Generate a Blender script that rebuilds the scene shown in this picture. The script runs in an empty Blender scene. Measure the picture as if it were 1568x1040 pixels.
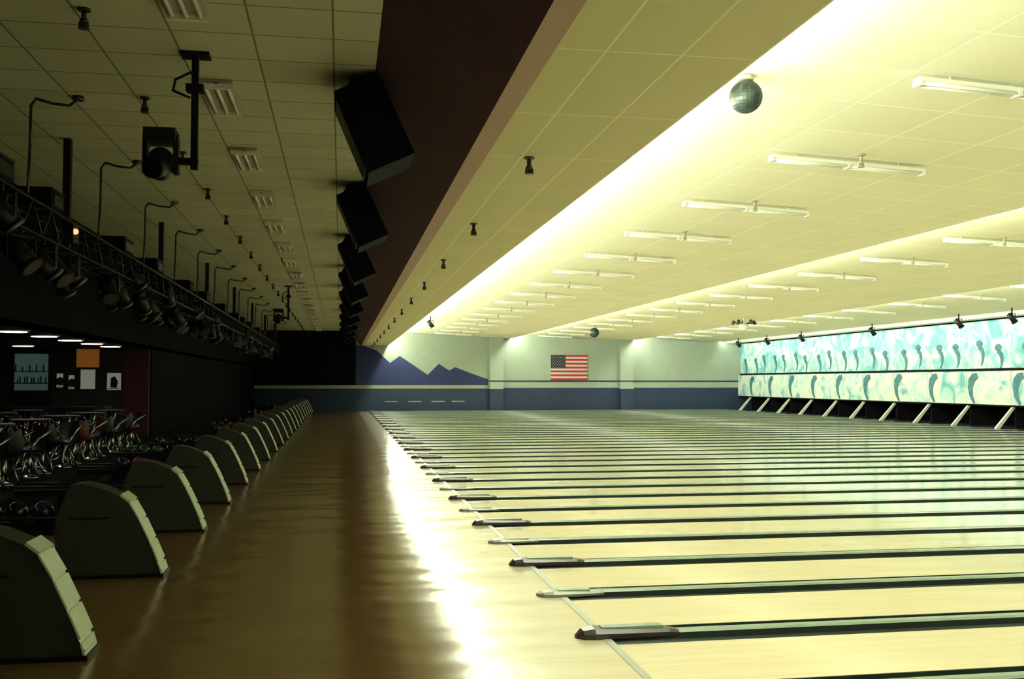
import bpy, bmesh, math, random
from mathutils import Vector, Matrix
random.seed(7)
scn=bpy.context.scene
COL=scn.collection
try:
    scn.view_settings.view_transform='Standard'
    scn.view_settings.look='None'
except Exception as e: print(e)

# ------------------------------------------------------------------ materials
def mat(name,color,rough=0.6,metal=0.0,emit=None,estr=0.0,coat=0.0,noise=0.0,nscale=20,spec=0.5):
    m=bpy.data.materials.new(name); m.use_nodes=True
    nt=m.node_tree; b=nt.nodes['Principled BSDF']
    c=(color[0],color[1],color[2],1)
    b.inputs['Base Color'].default_value=c
    b.inputs['Roughness'].default_value=rough
    b.inputs['Metallic'].default_value=metal
    b.inputs['Specular IOR Level'].default_value=spec
    if coat: b.inputs['Coat Weight'].default_value=coat; b.inputs['Coat Roughness'].default_value=0.08
    if emit:
        b.inputs['Emission Color'].default_value=(emit[0],emit[1],emit[2],1)
        b.inputs['Emission Strength'].default_value=estr
    if noise>0:
        tc=nt.nodes.new('ShaderNodeTexCoord'); n=nt.nodes.new('ShaderNodeTexNoise'); n.inputs['Scale'].default_value=nscale
        n.inputs['Detail'].default_value=4
        r=nt.nodes.new('ShaderNodeMapRange'); r.inputs['From Min'].default_value=.3; r.inputs['From Max'].default_value=.7
        r.inputs['To Min'].default_value=1-noise; r.inputs['To Max'].default_value=1+noise*.4
        mx=nt.nodes.new('ShaderNodeVectorMath'); mx.operation='SCALE'; mx.inputs[0].default_value=color[:3]
        nt.links.new(tc.outputs['Object'],n.inputs['Vector']); nt.links.new(n.outputs['Fac'],r.inputs['Value'])
        nt.links.new(r.outputs['Result'],mx.inputs['Scale']); nt.links.new(mx.outputs['Vector'],b.inputs['Base Color'])
    return m

def tile_mat(name,c1,c2,line,w=1.22,h=1.22,mort=.012,off=(0,0)):
    m=bpy.data.materials.new(name); m.use_nodes=True
    nt=m.node_tree; b=nt.nodes['Principled BSDF']; L=nt.links.new
    tc=nt.nodes.new('ShaderNodeTexCoord'); mp=nt.nodes.new('ShaderNodeMapping')
    mp.inputs['Location'].default_value=(off[0],off[1],0)
    br=nt.nodes.new('ShaderNodeTexBrick'); br.offset=0; br.squash=1
    br.inputs['Scale'].default_value=1; br.inputs['Brick Width'].default_value=w; br.inputs['Row Height'].default_value=h
    br.inputs['Mortar Size'].default_value=mort; br.inputs['Mortar Smooth'].default_value=.2
    br.inputs['Color1'].default_value=(*c1,1); br.inputs['Color2'].default_value=(*c2,1); br.inputs['Mortar'].default_value=(*line,1)
    sep=nt.nodes.new('ShaderNodeSeparateXYZ'); cmb=nt.nodes.new('ShaderNodeCombineXYZ')
    L(tc.outputs['Object'],mp.inputs['Vector']); L(mp.outputs['Vector'],sep.inputs[0]); L(sep.outputs[0],cmb.inputs[0]); L(sep.outputs[1],cmb.inputs[1])
    L(cmb.outputs[0],br.inputs['Vector'])
    n=nt.nodes.new('ShaderNodeTexNoise'); n.inputs['Scale'].default_value=60; n.inputs['Detail'].default_value=3
    L(tc.outputs['Object'],n.inputs['Vector'])
    bp=nt.nodes.new('ShaderNodeBump'); bp.inputs['Strength'].default_value=.25; bp.inputs['Distance'].default_value=.01
    L(n.outputs['Fac'],bp.inputs['Height']); L(bp.outputs['Normal'],b.inputs['Normal'])
    L(br.outputs['Color'],b.inputs['Base Color']); b.inputs['Roughness'].default_value=.85
    return m

def wood_mat(name,c1,c2,rough,board=.028,spec=.5,coat=.3,bump=.3,crough=.07,yfreq=1.3):
    m=bpy.data.materials.new(name); m.use_nodes=True
    nt=m.node_tree; b=nt.nodes['Principled BSDF']; L=nt.links.new
    tc=nt.nodes.new('ShaderNodeTexCoord'); sep=nt.nodes.new('ShaderNodeSeparateXYZ'); L(tc.outputs['Object'],sep.inputs[0])
    d=nt.nodes.new('ShaderNodeMath'); d.operation='DIVIDE'; L(sep.outputs[1],d.inputs[0]); d.inputs[1].default_value=board
    f=nt.nodes.new('ShaderNodeMath'); f.operation='FLOOR'; L(d.outputs[0],f.inputs[0])
    wn=nt.nodes.new('ShaderNodeTexWhiteNoise'); wn.noise_dimensions='1D'; L(f.outputs[0],wn.inputs['W'])
    mp=nt.nodes.new('ShaderNodeMapping'); mp.inputs['Scale'].default_value=(1.2,45,1); L(tc.outputs['Object'],mp.inputs['Vector'])
    n=nt.nodes.new('ShaderNodeTexNoise'); n.inputs['Scale'].default_value=1.0; n.inputs['Detail'].default_value=5; L(mp.outputs[0],n.inputs['Vector'])
    a=nt.nodes.new('ShaderNodeMath'); a.operation='MULTIPLY_ADD'; L(wn.outputs['Value'],a.inputs[0]); a.inputs[1].default_value=.6
    s=nt.nodes.new('ShaderNodeMath'); s.operation='MULTIPLY'; L(n.outputs['Fac'],s.inputs[0]); s.inputs[1].default_value=.4; L(s.outputs[0],a.inputs[2])
    cr=nt.nodes.new('ShaderNodeMix'); cr.data_type='RGBA'
    L(a.outputs[0],cr.inputs['Factor']); cr.inputs['A'].default_value=(*c1,1); cr.inputs['B'].default_value=(*c2,1)
    L(cr.outputs['Result'],b.inputs['Base Color'])
    # gentle waviness of a re-coated wooden floor
    mp2=nt.nodes.new('ShaderNodeMapping'); mp2.inputs['Scale'].default_value=(.5,yfreq,1); L(tc.outputs['Object'],mp2.inputs['Vector'])
    n2=nt.nodes.new('ShaderNodeTexNoise'); n2.inputs['Scale'].default_value=1.3; n2.inputs['Detail'].default_value=1.5; L(mp2.outputs[0],n2.inputs['Vector'])
    bp=nt.nodes.new('ShaderNodeBump'); bp.inputs['Strength'].default_value=bump; bp.inputs['Distance'].default_value=.03
    L(n2.outputs['Fac'],bp.inputs['Height']); L(bp.outputs['Normal'],b.inputs['Normal']); L(bp.outputs['Normal'],b.inputs['Coat Normal'])
    b.inputs['Roughness'].default_value=rough; b.inputs['Specular IOR Level'].default_value=spec
    b.inputs['Coat Weight'].default_value=coat; b.inputs['Coat Roughness'].default_value=crough
    return m

def mural_mat(name,cols,scale=1.0,seed=0):
    m=bpy.data.materials.new(name); m.use_nodes=True
    nt=m.node_tree; b=nt.nodes['Principled BSDF']; L=nt.links.new
    tc=nt.nodes.new('ShaderNodeTexCoord'); mp=nt.nodes.new('ShaderNodeMapping'); mp.inputs['Location'].default_value=(seed,seed,seed)
    mp.inputs['Scale'].default_value=(1,scale,scale*1.1); L(tc.outputs['Object'],mp.inputs['Vector'])
    n=nt.nodes.new('ShaderNodeTexNoise'); n.inputs['Scale'].default_value=1.1; n.inputs['Detail'].default_value=5; n.inputs['Distortion'].default_value=1.5
    L(mp.outputs[0],n.inputs['Vector'])
    cr=nt.nodes.new('ShaderNodeValToRGB'); el=cr.color_ramp.elements
    el[0].position=.3; el[0].color=(*cols[0],1); el[1].position=.72; el[1].color=(*cols[-1],1)
    for i,c in enumerate(cols[1:-1]):
        e=el.new(.3+.42*(i+1)/(len(cols)-1)); e.color=(*c,1)
    L(n.outputs['Fac'],cr.inputs[0]); L(cr.outputs[0],b.inputs['Base Color']); b.inputs['Roughness'].default_value=.6
    return m

M={}
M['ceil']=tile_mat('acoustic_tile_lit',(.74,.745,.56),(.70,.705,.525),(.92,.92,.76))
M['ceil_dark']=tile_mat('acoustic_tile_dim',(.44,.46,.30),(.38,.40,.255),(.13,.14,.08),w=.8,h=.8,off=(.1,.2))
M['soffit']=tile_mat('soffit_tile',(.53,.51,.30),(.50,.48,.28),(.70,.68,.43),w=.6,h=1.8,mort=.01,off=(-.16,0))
M['burgundy']=mat('burgundy_paint',(.046,.013,.024),.8,noise=.25,nscale=3)
M['pink']=mat('soffit_edge_trim',(.33,.22,.17),.7)
M['riser']=mat('riser_paint',(.75,.74,.56),.8)
M['approach']=wood_mat('approach_wood',(.225,.128,.048),(.30,.178,.072),.2,board=.06,coat=.7,bump=.75,crough=.15,yfreq=.9)
M['approach_lit']=wood_mat('approach_lit_strip',(.50,.42,.27),(.58,.50,.33),.18,board=.03,coat=.7,bump=.75,crough=.14,yfreq=.9)  # paler wood colour paints the brightly lit band beside the foul line
M['lane']=wood_mat('lane_wood',(.60,.51,.33),(.68,.59,.39),.14,coat=.7,bump=.25,crough=.09)
M['gutter']=mat('gutter_plastic',(.016,.026,.021),.35)
M['divider']=mat('divider_cap',(.19,.25,.19),.35,noise=.2,nscale=8)
M['dark_green']=mat('divider_side',(.008,.014,.011),.5)
M['nose']=mat('divider_nose_dark',(.03,.022,.02),.35,noise=.2)
M['noselight']=mat('divider_nose_light',(.15,.16,.11),.4)
M['foul']=mat('foul_strip',(.24,.25,.19),.4)
M['black']=mat('black_plastic',(.005,.005,.007),.45,spec=.3)
M['blackm']=mat('black_metal',(.008,.008,.008),.4,metal=.5,spec=.3)
M['navy']=mat('monitor_housing',(.0025,.0025,.006),.8,spec=.1)
M['pit']=mat('pit_black',(.003,.003,.004),.9,spec=.1)
M['sub']=mat('subfloor',(.02,.02,.02),.9)
M['carpet']=mat('dark_carpet',(.006,.006,.009),.95,noise=.5,nscale=12,spec=.1)
M['wall']=mat('far_wall_paint',(.29,.345,.28),.8,noise=.06,nscale=2)
M['blue']=mat('wall_blue',(.005,.018,.058),.7,noise=.25,nscale=3)
M['mount']=mat('mountain_blue',(.003,.011,.08),.7)
M['stripe']=mat('wall_stripe',(.26,.28,.18),.8)
M['walldark']=mat('concourse_wall_dark',(.0025,.002,.005),.9,spec=.1)
M['barwall']=mat('bar_wall_brown',(.020,.011,.010),.7,noise=.4,nscale=3)
M['tube']=mat('cove_tube',(1,1,.9),.5,emit=(.94,1,.77),estr=200)
M['tube2']=mat('cove_tube_b',(1,1,.9),.5,emit=(.94,1,.77),estr=300)
M['maskfill']=mat('mask_fill_tube',(1,1,.9),.5,emit=(.94,1,.86),estr=34)  # emission of the added strip that brightens the masking
M['fix']=mat('fixture_white',(.80,.82,.72),.4)
M['fixtube']=mat('fixture_tube',(.86,.87,.80),.2)
M['offtube']=mat('unlit_tube',(.72,.72,.60),.25)
M['fixgrey']=mat('fixture_grey',(.35,.34,.28),.35,metal=.2)
M['rim']=mat('par_can_rim',(.12,.12,.11),.3,metal=.6)
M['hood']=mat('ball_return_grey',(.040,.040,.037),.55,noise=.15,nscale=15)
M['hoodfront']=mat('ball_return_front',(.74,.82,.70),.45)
M['chrome']=mat('chrome',(.5,.52,.55),.2,metal=1)
M['beigeS']=mat('sprinkler_beige',(.42,.40,.27),.5)
M['conduit']=mat('conduit',(.03,.03,.027),.4,metal=.3)
M['upper']=mural_mat('mask_mural_upper',[(.08,.27,.31),(.17,.41,.44),(.42,.58,.56),(.56,.62,.53)],.9,1)
M['lower']=mural_mat('mask_mural_lower',[(.10,.30,.33),(.36,.53,.52),(.58,.62,.52),(.40,.54,.48)],.8,5)
M['teal']=mat('mural_teal_figures',(.03,.14,.17),.6,noise=.5,nscale=5)
M['white']=mat('white_paint',(.55,.58,.50),.5)
M['red']=mat('flag_red',(.34,.010,.020),.7)
M['fwhite']=mat('flag_white',(.50,.48,.43),.7)
M['fblue']=mat('flag_blue',(.004,.006,.022),.7)
M['redled']=mat('red_led',(1,.1,.05),.4,emit=(1,.10,.04),estr=8)
M['down']=mat('downlight_lens',(1,1,1),.5,emit=(1,.91,.70),estr=10)
M['parlens']=mat('par_lens',(.05,.05,.05),.25)
M['tealroom']=mat('back_bar_glow',(.02,.05,.045),.6,emit=(.12,.22,.17),estr=.20)
M['orange']=mat('orange_wall_lit',(.30,.09,.02),.6,emit=(.9,.3,.05),estr=.12)  # faint emission stands in for lamplight on this wall patch
M['redwall']=mat('red_wall',(.06,.003,.006),.7)
M['paper']=mat('poster_paper_lit',(.5,.5,.42),.6,emit=(.8,.8,.7),estr=.14)  # faint emission stands in for light falling on the posters
M['seat']=mat('chair_shell',(.008,.008,.015),.35)
M['seatred']=mat('chair_shell_red',(.06,.005,.009),.4)
M['ballred']=mat('ball_red',(.30,.012,.018),.12)
M['ballblue']=mat('ball_blue',(.010,.018,.07),.12)
M['ballblack']=mat('ball_black',(.006,.006,.008),.1)
M['ballgreen']=mat('ball_green',(.010,.05,.035),.12)
M['mirror']=mat('mirror_facets',(.018,.030,.028),.45,metal=.2,noise=.8,nscale=14)

# ------------------------------------------------------------------ mesh builder
class MB:
    def __init__(s): s.v=[]; s.f=[]; s.m=[]; s.sm=[]; s.mats=[]
    def mi(s,k):
        if k not in s.mats: s.mats.append(k)
        return s.mats.index(k)
    def add(s,vs,fs,k,smooth=False):
        o=len(s.v); s.v+= [tuple(v) for v in vs]; i=s.mi(k)
        for f in fs: s.f.append([a+o for a in f]); s.m.append(i); s.sm.append(smooth)
    def box(s,x0,x1,y0,y1,z0,z1,k,mtx=None):
        vs=[Vector((x,y,z)) for x in(x0,x1) for y in(y0,y1) for z in(z0,z1)]
        if mtx: vs=[mtx@v for v in vs]
        s.add(vs,[(0,1,3,2),(4,6,7,5),(0,4,5,1),(2,3,7,6),(0,2,6,4),(1,5,7,3)],k)
    def prism(s,prof,axis,a,b,k,capk=None,sidek=None,smooth=False):
        def P(u,v,w):
            return {'Y':(u,w,v),'X':(w,u,v),'Z':(u,v,w)}[axis]
        n=len(prof); vs=[P(u,v,a) for u,v in prof]+[P(u,v,b) for u,v in prof]
        for i in range(n):
            j=(i+1)%n; kk=sidek[i] if sidek else k
            s.add([vs[i],vs[j],vs[n+j],vs[n+i]],[(0,1,2,3)],kk,smooth)
        s.add(vs[:n],[tuple(range(n))],capk or k); s.add(vs[n:],[tuple(range(n))[::-1]],capk or k)
    def cyl(s,p0,p1,r,k,n=10,r2=None,caps=True):
        p0=Vector(p0);p1=Vector(p1); r2=r if r2 is None else r2
        d=(p1-p0).normalized(); a=d.orthogonal().normalized(); b=d.cross(a)
        vs=[p0+(a*math.cos(t)+b*math.sin(t))*r for t in [2*math.pi*i/n for i in range(n)]]
        vs+=[p1+(a*math.cos(t)+b*math.sin(t))*r2 for t in [2*math.pi*i/n for i in range(n)]]
        s.add(vs,[(i,(i+1)%n,n+(i+1)%n,n+i) for i in range(n)],k,True)
        if caps:
            s.add(vs[:n],[tuple(range(n))[::-1]],k); s.add(vs[n:],[tuple(range(n))],k)
    def path(s,pts,r,k,n=8):
        for a,b in zip(pts[:-1],pts[1:]): s.cyl(a,b,r,k,n)
        for p in pts[1:-1]: s.sph(p,r,k,8,5)
    def sph(s,c,r,k,n=16,m=10,smooth=True,sc=(1,1,1)):
        vs=[]
        for j in range(m+1):
            ph=math.pi*j/m
            for i in range(n):
                t=2*math.pi*i/n
                vs.append((c[0]+r*sc[0]*math.sin(ph)*math.cos(t),c[1]+r*sc[1]*math.sin(ph)*math.sin(t),c[2]+r*sc[2]*math.cos(ph)))
        fs=[(j*n+i,(j+1)*n+i,(j+1)*n+(i+1)%n,j*n+(i+1)%n) for j in range(m) for i in range(n)]
        s.add(vs,fs,k,smooth)
    def mesh(s,name):
        me=bpy.data.meshes.new(name); me.from_pydata(s.v,[],s.f)
        for k in s.mats: me.materials.append(M[k])
        for p,i,sm in zip(me.polygons,s.m,s.sm): p.material_index=i; p.use_smooth=sm
        bm=bmesh.new(); bm.from_mesh(me); bmesh.ops.remove_doubles(bm,verts=bm.verts,dist=1e-5)
        bmesh.ops.recalc_face_normals(bm,faces=bm.faces); bm.to_mesh(me); bm.free()
        return me
    def obj(s,name,loc=(0,0,0),rot=(0,0,0)):
        return inst(name,s.mesh(name),loc,rot)
def inst(name,me,loc=(0,0,0),rot=(0,0,0),parent=None):
    o=bpy.data.objects.new(name,me); o.location=loc; o.rotation_euler=rot; COL.objects.link(o)
    if parent: o.parent=parent
    return o

# ------------------------------------------------------------------ dimensions
YB,YF=-4.0,69.0        # back / far wall
XF=1.85; XL=2.05       # divider noses / foul line
XW=28.8                # masking wall
S=1.56; Y0=7.7
ZL=5.5                 # left ceiling
PZ=.36                 # raised concourse platform
# ------------------------------------------------------------------ floor
b=MB(); b.box(-4.3,1.22,YB,YF,-.14,0,'approach'); b.box(1.22,XL,YB,YF,-.14,0,'approach_lit'); b.obj('floor_approach')  # second box carries the lit band in its colour
b=MB(); b.box(-14.2,-4.6,YB,YF,-.14,PZ,'carpet'); b.box(-4.6,-4.3,YB,YF,-.14,PZ/2,'carpet'); b.obj('floor_concourse')
b=MB(); b.box(XL,31,YB,YF,-.3,-.14,'sub'); b.obj('floor_under_lanes')
b=MB(); b.box(XL-.02,XL+.04,YB,YF,0,.003,'foul'); b.obj('trim_foul_line')
# lanes
hw=.27
b=MB(); b.box(XL,27.7,hw,S-hw,-.14,0,'lane'); lane_me=b.mesh('bowling_lane')
# divider with two gutters, centred y=0
def divider(pair):
    b=MB(); g=.075
    for sgn in(-1,1):
        y0,y1=sgn*.06,sgn*hw
        c=(y0+y1)/2; r=abs(y1-y0)/2; seg=8
        prof=[(c+r*math.cos(math.pi*i/seg),-.03-g*math.sin(math.pi*i/seg)) for i in range(seg+1)]
        for (a1,z1),(a2,z2) in zip(prof[:-1],prof[1:]):
            b.add([(XL,a1,z1),(27.7,a1,z1),(27.7,a2,z2),(XL,a2,z2)],[(0,1,2,3)],'gutter',True)
        b.box(XL,27.7,sgn*(hw-.006)-.004,sgn*(hw-.006)+.004,-.12,-.002,'dark_green')
    w=.06
    b.prism([(-w,-.12),(w,-.12),(w,.02),(w*.6,.035),(-w*.6,.035),(-w,.02)],'X',XL,27.7,'divider',sidek=['dark_green','dark_green','divider','divider','divider','dark_green'])
    # nose / shoe at the foul line
    k='nose' if pair else 'noselight'
    L0=XF-.02; w2=.11 if pair else .13; h=.075 if pair else .045
    e=.75 if pair else .55
    st=[(L0,.35*w2,.02),(L0+.05,.8*w2,h*.8),(L0+.14,w2,h),(L0+.35,w2*.9,h*.85),(L0+e,w2*.7,h*.7),(L0+e+.08,w2*.55,.036)]
    vs=[];n=6
    for x,ww,hh in st:
        vs+=[(x,-ww,.001),(x,-ww,hh*.6),(x,-ww*.6,hh),(x,ww*.6,hh),(x,ww,hh*.6),(x,ww,.001)]
    fs=[]
    for i in range(len(st)-1):
        for j in range(n): fs.append((i*n+j,i*n+(j+1)%n,(i+1)*n+(j+1)%n,(i+1)*n+j))
    fs+= [tuple(range(n)),tuple(range((len(st)-1)*n,len(st)*n))]
    b.add(vs,fs,k)
    b.box(L0+.2,L0+e-.05,-.045,.045,h*.7,h+.004,'divider')
    return b.mesh('lane_divider')
dP,dN=divider(True),divider(False)
n0,n1=-7,39
for n in range(n0,n1+1):
    y=Y0+S*n
    inst('lane_divider',dP if n%2==0 else dN,(0,y,0))
    if n<n1: inst('bowling_lane',lane_me,(0,y,0))
b=MB(); b.box(XL,27.7,YB,Y0+S*n0-.27,-.14,0,'lane'); b.obj('floor_lane_margin_near')

# ------------------------------------------------------------------ walls
Hh=6.2
b=MB(); b.box(-14.3,31,YB-.2,YB,-.3,Hh,'wall'); b.obj('wall_back')
b=MB(); b.box(-14.3,-14.1,YB,YF,-.3,Hh,'walldark'); b.obj('wall_left')
b=MB(); b.box(30.8,31,YB,YF,-.3,Hh,'pit'); b.obj('wall_right')
b=MB()
b.box(-5.8,31,YF,YF+.2,-.3,Hh,'wall')
b.box(-5.8,31,YF-.02,YF,-.14,1.52,'blue')
b.box(-5.8,10.2,YF-.03,YF-.02,1.55,1.78,'stripe')
b.box(10.2,31,YF-.03,YF,2.02,2.12,'mount')
b.box(10.2,31,YF-.03,YF,1.52,1.60,'mount')
mt=[(1.0,1.52),(1.0,4.52),(1.55,4.5),(2.43,4.17),(3.33,3.31),(4.0,3.81),(5.93,2.5),(6.7,3.27),(7.43,2.8),(7.84,3.04),(8.9,2.63),(10.15,2.2),(10.15,1.52)]
b.prism(mt,'Y',YF-.018,YF-.002,'mount')
b.prism([(-5.8,1.52),(-5.8,5.5),(1.0,5.5),(1.0,1.52)],'Y',YF-.018,YF-.002,'walldark')
for x in (3.0,4.6,6.2,7.6): b.box(x,x+.9,YF-.03,YF-.02,.62,.70,'stripe')
b.obj('wall_far')
for i,xc in enumerate((10.7,20.1)):
    b=MB(); b.box(xc-.48,xc+.48,YF-.45,YF-.02,1.52,5.40 if i==0 else 5.15,'wall'); b.box(xc-.48,xc+.48,YF-.45,YF-.02,0,1.52,'blue')
    b.box(xc-.49,xc+.49,YF-.46,YF-.03,2.02,2.12,'mount'); b.obj('trim_wall_column')

# ------------------------------------------------------------------ ceilings
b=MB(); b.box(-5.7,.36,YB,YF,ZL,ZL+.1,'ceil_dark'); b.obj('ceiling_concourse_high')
b=MB(); b.prism([(.36,ZL),(1.36,4.5),(1.36,4.62),(.5,ZL+.1),(.36,ZL+.1)],'Y',YB,YF,'burgundy')
b.prism([(1.36,4.5),(1.57,4.495),(1.57,4.6),(1.36,4.6)],'Y',YB,YF,'pink')
b.obj('ceiling_slanted_fascia')
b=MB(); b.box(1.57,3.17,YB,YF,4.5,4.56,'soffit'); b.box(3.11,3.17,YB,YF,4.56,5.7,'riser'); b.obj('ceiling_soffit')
bays=[(3.17,11.8,5.51,5.07),(11.8,20.6,5.40,5.0),(20.6,28.9,5.30,4.85)]
for i,(xa,xb,za,zb) in enumerate(bays):
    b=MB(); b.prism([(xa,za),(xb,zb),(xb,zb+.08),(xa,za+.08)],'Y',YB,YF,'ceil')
    if i<2: b.box(xb-.05,xb,YB,YF,zb,bays[i+1][2]+.05,'riser')
    b.obj('ceiling_lane_bay')
b=MB(); b.box(-14.2,-5.7,YB,YF,3.0,3.1,'walldark'); b.box(-5.8,-5.7,YB,YF,3.0,ZL+.1,'walldark'); b.obj('ceiling_concourse_low')
def zc(x):
    for xa,xb,za,zb in bays:
        if xa<=x<=xb: return za+(zb-za)*(x-xa)/(xb-xa)
# cove lights
def strip(x,z,k,name,r=.035):
    b=MB()
    b.box(x-.14,x-.10,YB+.3,YF-.3,z-.06,z+.06,'fix')
    y=YB+.4
    while y<YF-1.5:
        b.cyl((x-.04,y,z),(x-.04,y+2.3,z),r,k,6,caps=False); b.box(x-.11,x-.02,y-.05,y-.01,z-.04,z+.04,'fix'); y+=2.44
    return b.obj(name)
strip(3.32,4.76,'tube','cove_light_strip')
strip(11.99,5.15,'tube2','cove_light_strip',.02)
strip(20.79,5.09,'tube2','cove_light_strip',.02)
b=MB(); zz=zc(27.4)  # unseen lamp row added to brighten the masking, hidden behind a valance
b.box(27.3,27.34,YB+.3,YF-.3,zz-.16,zz+.02,'fix')
y=YB+.4
while y<YF-1.5:
    b.cyl((27.42,y,zz-.07),(27.42,y+2.3,zz-.07),.03,'maskfill',6,caps=False); y+=2.44
b.obj('masking_fill_light')

# ------------------------------------------------------------------ fluorescent fixtures over the lanes
def lane_fixture():
    b=MB(); L=2.44
    b.box(0,L,-.06,.06,-.04,0,'fix')
    b.prism([(-.06,-.04),(.06,-.04),(.02,-.07),(-.02,-.07)],'X',.03,L-.03,'fix')
    for yy in(-.048,.048): b.cyl((.05,yy,-.07),(L/2-.03,yy,-.07),.019,'fixtube',8); b.cyl((L/2+.03,yy,-.07),(L-.05,yy,-.07),.019,'fixtube',8)
    for x in(0,L/2-.03,L-.04): b.box(x,x+.04,-.075,.075,-.095,-.02,'fix')
    b.cyl((.4,0,0),(.4,0,.05),.012,'fix',6); b.cyl((L-.4,0,0),(L-.4,0,.05),.012,'fix',6)
    return b.mesh('fluorescent_strip_light')
fm=lane_fixture()
def spk(kk):
    b=MB(); b.cyl((0,0,0),(0,0,-.02),.06,kk,12); b.cyl((0,0,-.02),(0,0,-.10),.025,kk,8); b.cyl((0,0,-.10),(0,0,-.13),.04,kk,8)
    b.cyl((0,0,-.13),(.0,0,-.18),.018,kk,8); b.box(-.045,.045,-.012,.012,-.18,-.13,kk); b.cyl((0,0,-.18),(0,0,-.19),.05,kk,12); return b.mesh('fire_sprinkler')
sB,sD=spk('beigeS'),spk('conduit')
rows=[(6.15,9.8,3.75,0),(13.5,5.9,3.65,1),(21.6,7.0,3.7,2)]
for x,ys,dy,bi in rows:
    xa,xb,za,zb=bays[bi]; ang=math.atan((za-zb)/(xb-xa))
    y=ys
    if bi==0: y-=dy*2
    while y<YF-1:
        inst('fluorescent_strip_light',fm,(x,y,zc(x)-.05),(0,ang,0))
        inst('fire_sprinkler',sB,(x+1.25,y-.32,zc(x+1.25)))
        y+=dy
y=10.8
while y<YF-1: inst('fire_sprinkler',sD,(2.05,y,4.5)); y+=4.7
# left ceiling fixtures (unlit)
def wrap():
    b=MB(); b.prism([(-.2,0),(.2,0),(.17,-.05),(-.17,-.05)],'Y',-.62,.62,'fixgrey')
    for x in(-.13,0,.13): b.cyl((x,-.58,-.075),(x,.58,-.075),.024,'offtube',8)
    for yy in(-.62,.57): b.box(-.19,.19,yy,yy+.05,-.11,-.01,'offtube')
    b.box(-.02,.02,-.62,.62,-.06,-.04,'black')
    return b.mesh('ceiling_tube_light')
wm=wrap()
y=5.6
while y<YF-1: inst('ceiling_tube_light',wm,(-1.45,y,ZL)); y+=3.4
y=6.8
while y<YF-1: inst('fire_sprinkler',sD,(-2.4,y,ZL)); y+=2.95
# ------------------------------------------------------------------ score monitors on fascia
b=MB()
A=(.386,3.47+2);B=(.80,2.57+2);C=(.29,2.33+2);D=(-.095,3.23+2)
b.prism([A,B,C,D],'Y',0,.85,'navy')
def lerp(p,q,t): return (p[0]+(q[0]-p[0])*t,p[1]+(q[1]-p[1])*t)
d1=lerp(D,C,.08);d2=lerp(D,C,.92); nx,nz=-.91,-.39
b.prism([d1,d2,(d2[0]+nx*.012,d2[1]+nz*.012),(d1[0]+nx*.012,d1[1]+nz*.012)],'Y',.06,.79,'black')
b.box(.40,.46,.3,.55,5.1,5.44,'blackm')
b.prism([(-.05,5.22),(.25,5.37),(.25,5.5),(.1,5.5)],'Y',.35,.5,'blackm')
mm=b.mesh('score_monitor')
y=11.1-6.24*2
while y<YF-2: inst('score_monitor',mm,(0,y,0)); y+=6.24

# ------------------------------------------------------------------ ball returns
def ball_return():
    b=MB(); y0,y1=.02,.36
    front=[(-1.80,0),(-1.80,.07),(-1.845,.14),(-1.93,.36),(-2.03,.58),(-2.13,.76)]
    top=[(-2.22,.83),(-2.42,.92),(-2.60,.965),(-2.70,.95)]
    back=[(-2.80,.72),(-2.86,.5),(-2.82,.2),(-2.76,0)]
    prof=front+top+back
    sk=['hoodfront']*(len(front))+['hood']*(len(prof)-len(front))
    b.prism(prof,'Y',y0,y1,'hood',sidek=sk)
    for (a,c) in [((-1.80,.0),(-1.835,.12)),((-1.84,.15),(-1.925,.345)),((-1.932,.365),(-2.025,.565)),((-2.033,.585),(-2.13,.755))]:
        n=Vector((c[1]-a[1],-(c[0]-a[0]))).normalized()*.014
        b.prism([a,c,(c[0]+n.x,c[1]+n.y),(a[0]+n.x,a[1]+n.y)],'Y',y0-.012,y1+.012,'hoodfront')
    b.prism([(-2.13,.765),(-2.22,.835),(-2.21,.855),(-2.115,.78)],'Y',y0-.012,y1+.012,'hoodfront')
    b.box(-2.70,-2.32,y0-.006,y0,.60,.625,'black')
    b.box(-2.78,-1.78,y0-.02,y1+.02,0,.035,'black')
    # tray with rails
    b.box(-4.1,-2.8,.04,.34,.0,.12,'black'); b.box(-3.65,-3.3,.05,.29,.12,.5,'blackm')
    b.prism([(-.06,.60),(-.03,.52),(.37,.52),(.40,.60),(.37,.60),(.34,.56),(0,.56),(-.03,.60)],'X',-4.15,-2.83,'black')
    b.cyl((-4.15,-.08,.64),(-2.8,-.08,.64),.016,'blackm',8); b.cyl((-4.15,.42,.64),(-2.8,.42,.64),.016,'blackm',8)
    return b
variants=[]
cols=['ballblack','ballred','ballblue','ballblack','ballgreen','ballblack']
for v in range(4):
    b=ball_return(); random.seed(v+3)
    for i in range(5):
        if random.random()<.6: b.sph((-4.0+.25*i,.17,.56+.11),.109,random.choice(cols),20,12)
    variants.append(b.mesh('ball_return'))
k=-3
while Y0+3.12*k<YF-2:
    inst('ball_return',variants[k%4],(0,Y0-.05+3.12*k,0)); k+=1

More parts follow.
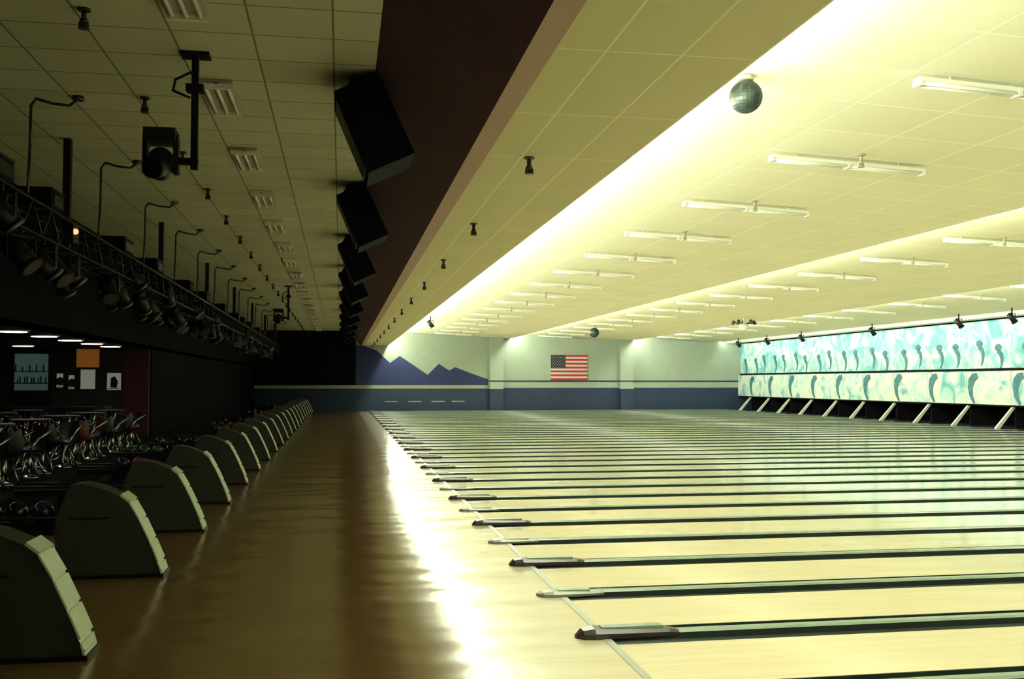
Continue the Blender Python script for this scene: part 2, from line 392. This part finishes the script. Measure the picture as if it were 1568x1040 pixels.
# ------------------------------------------------------------------ chairs & tables in the settee area
def chair(kk):
    b=MB()
    n=7; prof=[(.24,.47),(.18,.455),(.05,.44),(-.10,.44),(-.18,.48),(-.23,.58),(-.27,.72),(-.29,.86)]
    vs=[];w=[.20,.22,.23,.23,.23,.22,.20,.15]
    for (x,z),ww in zip(prof,w):
        for i in range(n):
            t=-1+2*i/(n-1); vs.append((x+.05*t*t,ww*t,z+.05*t*t))
    m=len(prof); fs=[(j*n+i,j*n+i+1,(j+1)*n+i+1,(j+1)*n+i) for j in range(m-1) for i in range(n-1)]
    b.add(vs,fs,kk,True); b.add([(x-.012,y,z-.018) for x,y,z in vs],fs,kk,True)
    b.cyl((0,0,.43),(0,0,.06),.03,'chrome',10); b.cyl((0,0,.0),(0,0,.03),.17,'chrome',16,r2=.15); b.cyl((0,0,.03),(0,0,.07),.15,'chrome',16,r2=.04)
    for s in(-1,1):
        b.path([(.15,s*.2,.45),(.0,s*.25,.66),(-.27,s*.2,.80)],.016,'chrome',6)
        b.path([(-.05,s*.08,.42),(-.22,s*.16,.0)],.016,'chrome',6)
        b.path([(.10,s*.08,.42),(.24,s*.16,.0)],.016,'chrome',6)
    return b.mesh('settee_chair')
c1,c2=chair('seat'),chair('seatred')
def table():
    b=MB(); b.cyl((0,0,.92),(0,0,.955),.36,'black',24); b.cyl((0,0,.92),(0,0,.05),.035,'chrome',10)
    for a in range(4):
        t=math.pi/4+a*math.pi/2; b.cyl((0,0,.10),(.3*math.cos(t),.3*math.sin(t),.02),.02,'chrome',8)
        b.cyl((.05*math.cos(t),.05*math.sin(t),.4),(.3*math.cos(t),.3*math.sin(t),.90),.018,'chrome',6)
    return b.mesh('settee_table')
tm=table()
random.seed(5)
y=5.0; i=0
while y<28:
    for j,x in enumerate((-5.65,-7.6)):
        inst('settee_table',tm,(x,y+.3*j,PZ))
        for dx,dy,a in ((-.72,0,0),(.40,-.66,2.2),(.40,.66,-2.2),(-.40,-.76,.9)):
            inst('settee_chair',c2 if (y>17 and (i*3+j*5+int(dx*10))%4==0) else c1,(x+dx,y+.3*j+dy,PZ),(0,0,a+random.uniform(-.3,.3)))
    y+=2.1; i+=1

# ------------------------------------------------------------------ lighting truss + par cans
b=MB(); TX=-3.9; TZ=4.02; H=.2
for dx,dz in((-H,H),(H,H),(-H,-H),(H,-H)): b.cyl((TX+dx,6,TZ+dz),(TX+dx,62,TZ+dz),.03,'blackm',6)
y=6
while y<61.6:
    for a,c in (((-H,-H),(-H,H)),((H,-H),(H,H)),((-H,H),(H,H)),((-H,-H),(H,-H))):
        b.cyl((TX+a[0],y,TZ+a[1]),(TX+c[0],y+.4,TZ+c[1]),.016,'blackm',5)
        b.cyl((TX+c[0],y+.4,TZ+c[1]),(TX+a[0],y+.8,TZ+a[1]),.016,'blackm',5)
    y+=.8
y=15.5-8*1
while y<62:
    b.box(TX-.05,TX+.05,y-.05,y+.05,TZ-H,ZL,'black'); y+=7.6
b.obj('lighting_truss')
def par(sc):
    b=MB()
    b.path([(0,0,0),(0,0,-.1)],.02,'blackm'); b.box(-.17,.17,-.02,.02,-.12,-.10,'blackm'); b.box(-.175,-.16,-.02,.02,-.38,-.1,'blackm'); b.box(.16,.175,-.02,.02,-.38,-.1,'blackm')
    d=Vector((.35,-.45*sc,-.6)).normalized(); c=Vector((0,0,-.34))
    b.cyl(c-d*.2,c+d*.18,.12,'black',14); b.cyl(c+d*.16,c+d*.2,.14,'rim' if sc<0 else 'blackm',14); b.cyl(c-d*.28,c-d*.2,.06,'black',10,r2=.12)
    b.cyl(c+d*.2,c+d*.205,.125,'parlens',14)
    return b.mesh('stage_par_light')
pm=[par(1),par(-1)]
y=7
while y<55:
    inst('stage_par_light',random.choice(pm),(TX+random.choice((-.2,.2)),y,TZ-H),(0,0,random.uniform(-.8,.8)))
    if random.random()<.35: inst('stage_par_light',random.choice(pm),(TX+.2,y+.2,TZ+H-.02),(0,0,random.uniform(-.8,.8)))
    y+=random.choice((.6,.9,1.2))
b=MB(); b.box(TX+.2,TX+.32,14.2,14.5,TZ-.12,TZ+.12,'black'); b.sph((TX+.335,14.25,TZ+.02),.04,'redled'); b.obj('red_indicator_lamp')
# black effect-control cases standing on the truss
random.seed(11)
y=8.3
while y<50:
    w=random.uniform(.5,.9)
    b=MB(); b.box(-.2,.2,0,w,0,.26,'navy'); b.box(-.21,.21,-.01,w+.01,.24,.27,'blackm'); b.box(.2,.215,.08,w-.08,.05,.2,'rim' if random.random()<.3 else 'blackm')
    b.obj('effects_control_case',(TX,y,TZ+H+.03)); y+=random.choice((2.2,3.1,4.4))
def hook():
    b=MB(); b.cyl((-3.2,0,ZL),(-3.2,0,ZL-.05),.07,'conduit',12)
    b.path([(-3.2,0,ZL-.04),(-3.3,0,ZL-.12),(-3.5,0,ZL-.10),(-3.68,0,ZL-.05),(-3.74,0,ZL-.14),(-3.74,0,ZL-.6),(-3.76,0,TZ+.22)],.018,'conduit'); return b.mesh('conduit_drop')
hm=hook(); y=9.2
while y<60: inst('conduit_drop',hm,(0,y,0)); y+=3.6
def mover():
    b=MB(); b.box(-.15,.15,-.1,.1,-.04,0,'blackm'); b.box(-.035,.035,-.035,.035,-1.25,0,'blackm')
    b.box(-.09,.09,-.06,.06,-.42,-.34,'blackm'); b.path([(-.04,0,-.2),(-.2,-.03,-.3),(-.22,-.04,-.42),(-.05,0,-.48)],.014,'black')
    b.box(-.3,.04,-.03,.03,-1.2,-1.13,'blackm')
    b.box(-.5,-.18,-.14,.16,-.98,-.84,'black')
    b.box(-.52,-.47,-.05,.08,-1.3,-.9,'black'); b.box(-.21,-.16,-.05,.08,-1.3,-.9,'black')
    b.sph((-.34,0,-1.2),.17,'black',18,12,sc=(.85,1,1.05)); b.cyl((-.34,-.05,-1.22),(-.38,-.26,-1.3),.13,'black',14,r2=.11)
    b.cyl((-.38,-.255,-1.295),(-.382,-.27,-1.3),.09,'blackm',14)
    return b.mesh('moving_head_light')
mv=mover()
inst('moving_head_light',mv,(-1.55,10.9,ZL)); inst('moving_head_light',mv,(-1.9,37,ZL))

# ------------------------------------------------------------------ disco balls etc.
def disco(r,drop):
    b=MB(); b.cyl((0,0,0),(0,0,-.06),.09,'beigeS',12); b.cyl((0,0,-.06),(0,0,-drop),.012,'chrome',6)
    b.cyl((0,0,-drop+.03),(0,0,-drop-.03),.04,'chrome',10)
    b.sph((0,0,-drop-r),r,'mirror',26,16,smooth=False); return b.mesh('disco_ball')
inst('disco_ball',disco(.185,.06),(4.46,10.45,zc(4.46)))
inst('disco_ball',disco(.28,.2),(14.2,55,zc(14.2)))
b=MB(); b.box(-.10,.10,-.06,.06,-.16,0,'fix'); b.cyl((0,0,-.13),(.16,-.05,-.19),.035,'fix',10); b.obj('pin_spot_light',(4.1,10.5,zc(4.1)))
b=MB(); b.cyl((0,0,0),(0,0,-.3),.03,'fix',8); b.sph((0,0,-.42),.24,'fix',16,10,sc=(1,1,.8))
for a in range(5):
    t=a*1.257; b.cyl((0,0,-.35),(.5*math.cos(t),.5*math.sin(t),-.2),.02,'blackm',6); b.cyl((.45*math.cos(t),.45*math.sin(t),-.15),(.58*math.cos(t),.58*math.sin(t),-.3),.08,'hood',10)
b.obj('party_light_cluster',(19.0,45.0,zc(19.0)))
def spot():
    b=MB(); b.cyl((0,0,0),(0,0,-.2),.03,'blackm',8); b.box(-.15,.15,-.02,.02,-.23,-.2,'blackm'); b.box(-.15,-.13,-.02,.02,-.45,-.2,'blackm'); b.box(.13,.15,-.02,.02,-.45,-.2,'blackm')
    d=Vector((.6,.0,-.8)); c=Vector((0,0,-.4)); b.cyl(c-d*.2,c+d*.18,.11,'black',14); b.cyl(c+d*.16,c+d*.22,.13,'blackm',14); return b.mesh('spotlight')
sm=spot()
for y in (36.0,39.5,46.7,54.6,59.4,64.0): inst('spotlight',sm,(26.6,y,zc(26.6)))
inst('spotlight',sm,(4.6,52,zc(4.6)))

# ------------------------------------------------------------------ masking units & pinsetter pit
P=3.12; ys=Y0+3.12*-3
up=MB(); lo=MB(); pit=MB()
def leaf(b,cy,cz,s,x,flip=1,big=False):
    pts=[(-.25,1),(.1,.95),(.42,.6),(.5,.1),(.38,-.5),(.05,-1),(-.1,-.95),(.08,-.5),(.08,0),(-.1,.45),(-.4,.7)]
    pts=[(cy+flip*p[0]*s*(1.2 if big else 1.1),cz+p[1]*s) for p in pts]
    b.prism(pts,'X',x-.012,x,'teal')
y=ys; i=0
while y<YF-.4:
    y2=min(y+P,YF-.02)
    up.prism([(XW,2.62),(XW+.1,2.62),(XW+.1,4.78),(XW,4.78)],'Y',y+.012,y2-.012,'upper')
    up.box(XW-.02,XW,y-.015,y+.015,2.62,4.78,'white')
    for q in (.30,.72):
        if y+P*q>YF-.9: continue
        leaf(up,y+P*q,3.1+.12*math.sin(i*2.1+q*7),.46,XW,-1)
        up.sph((XW-.01,y+P*q+.1,3.65+.12*math.sin(i*2.1+q*7)),.2,'teal',12,8,sc=(.1,1.2,.8))
    x=XW-.18
    lo.prism([(x,1.0),(x-.02,1.7),(x+.02,2.45),(x+.15,2.5),(x+.15,1.0)],'Y',y+.02,y2-.02,'lower')
    lo.box(x-.03,x+.1,y-.02,y+.02,1.0,2.5,'white')
    if y+P*.82<YF-.8: leaf(lo,y+P*.82,1.72,.70,x-.02,1,True)
    pit.prism([(XW-1.0,.0),(XW-.78,.0),(XW-.02,.9),(XW-.14,.92)],'Y',y-.06,y+.06,'white')
    pit.box(XW,XW+1.8,y-.04,y+.04,0,.9,'pit')
    y+=P; i+=1
up.box(XW-.03,XW+.1,ys,YF-.02,2.5,2.62,'pit')
lo.box(XW-.17,XW-.03,ys,YF-.02,.93,1.0,'pit')
pit.box(XW+1.7,XW+1.8,ys,YF-.05,-.1,1.2,'pit'); pit.box(XW+.1,XW+1.8,ys,YF-.05,1.0,1.05,'pit'); pit.box(XW-1.05,XW+1.75,ys,YF-.05,-.138,0,'pit')
up.obj('masking_mural_upper'); lo.obj('masking_unit_lower'); pit.obj('pinsetter_pit')

# ------------------------------------------------------------------ flag
b=MB(); fx0,fx1,fz0,fz1=14.64,17.3,2.14,3.92; yy=YF-.05; sh=(fz1-fz0)/13
for i in range(13):
    z1=fz1-i*sh; x0=fx0 if i>6 else fx0+(fx1-fx0)*.4
    b.box(x0,fx1,yy,yy+.015,z1-sh,z1,'red' if i%2==0 else 'fwhite')
cx1=fx0+(fx1-fx0)*.4; cz0=fz1-7*sh; b.box(fx0,cx1,yy,yy+.015,cz0,fz1,'fblue')
for r in range(9):
    for c in range(6 if r%2==0 else 5):
        sx=fx0+(cx1-fx0)*((c+.5 if r%2==0 else c+1)/6); sz=fz1-(fz1-cz0)*(r+.6)/9.2
        pts=[]
        for q in range(10):
            t=math.pi/2+q*math.pi/5; rr=.034 if q%2==0 else .015; pts.append((sx+rr*math.cos(t),sz+rr*math.sin(t)))
        b.prism(pts,'Y',yy-.004,yy,'fwhite')
b.obj('american_flag')

# ------------------------------------------------------------------ concourse end wall and fittings
b=MB(); b.box(-14.1,-5.8,32,32.15,PZ,3.0,'barwall'); b.box(-6.5,-5.8,31.97,32,PZ,3.0,'redwall'); b.box(-7.9,-7.25,31.97,32,2.45,3.0,'orange'); b.obj('wall_concourse_end')
b=MB(); b.box(-5.9,-5.75,32.15,YF,PZ,3.0,'walldark'); b.obj('wall_concourse_side')
b=MB(); b.box(-9.7,-8.6,31.9,32,1.2,2.92,'black'); b.box(-9.62,-8.68,31.88,31.9,1.75,2.85,'tealroom')
for z in(1.95,2.3): b.box(-9.62,-8.68,31.82,31.88,z,z+.03,'black')
random.seed(2)
for q in range(14):
    x=-9.58+q*.065; hgt=random.uniform(.1,.2); zb=1.98 if q%3 else 2.33
    b.cyl((x,31.85,zb),(x,31.85,zb+hgt),.02,random.choice(['black','seatred','ballgreen','black']),8)
b.obj('back_bar_shelf')
def poster(x,w,z0,z1,inner,name='framed_poster'):
    b=MB(); b.box(x-w/2,x+w/2,31.93,31.998,z0,z1,'black'); b.box(x-w/2+.04,x+w/2-.04,31.92,31.93,z0+.04,z1-.04,'paper')
    if inner:
        b.prism([(x-.1,z0+.12),(x+.08,z0+.1),(x+.12,z0+.3),(x+.02,z1-.14),(x-.09,z1-.2)],'Y',31.912,31.92,'black'); b.box(x-w/2+.07,x+w/2-.07,31.912,31.92,z0+.07,z0+.09,'black')
    b.obj(name)
poster(-8.35,.26,1.8,2.3,True); poster(-8.02,.24,1.75,2.25,True); poster(-7.55,.5,1.75,2.42,False); poster(-6.8,.48,1.72,2.32,True)
b=MB(); b.box(-11,-6.6,29.6,30.2,PZ,1.25,'barwall'); b.box(-11.1,-6.5,29.5,30.3,1.25,1.31,'black'); b.obj('service_counter')
y=20.4-2.05*6
def dl():
    b=MB(); b.cyl((0,0,0),(0,0,-.035),.30,'fixgrey',24); b.cyl((0,0,-.03),(0,0,-.045),.25,'down',24); return b.mesh('recessed_downlight')
dm=dl()
while y<29.5: inst('recessed_downlight',dm,(-6.2,y,3.0)); y+=2.05
for x,y in((-8.4,28.5),(-8.6,24)): inst('recessed_downlight',dm,(x,y,3.0))

# ------------------------------------------------------------------ camera / world
w=bpy.data.worlds.new('World'); scn.world=w; w.use_nodes=True
w.node_tree.nodes['Background'].inputs[0].default_value=(0,0,0,1)
cam=bpy.data.cameras.new('camera'); cam.lens=35; cam.sensor_width=36; cam.clip_end=200
co=bpy.data.objects.new('camera',cam); co.location=(0,0,2.0); co.rotation_euler=(math.radians(90+2.45),0,math.radians(-9.75)); COL.objects.link(co)
scn.camera=co
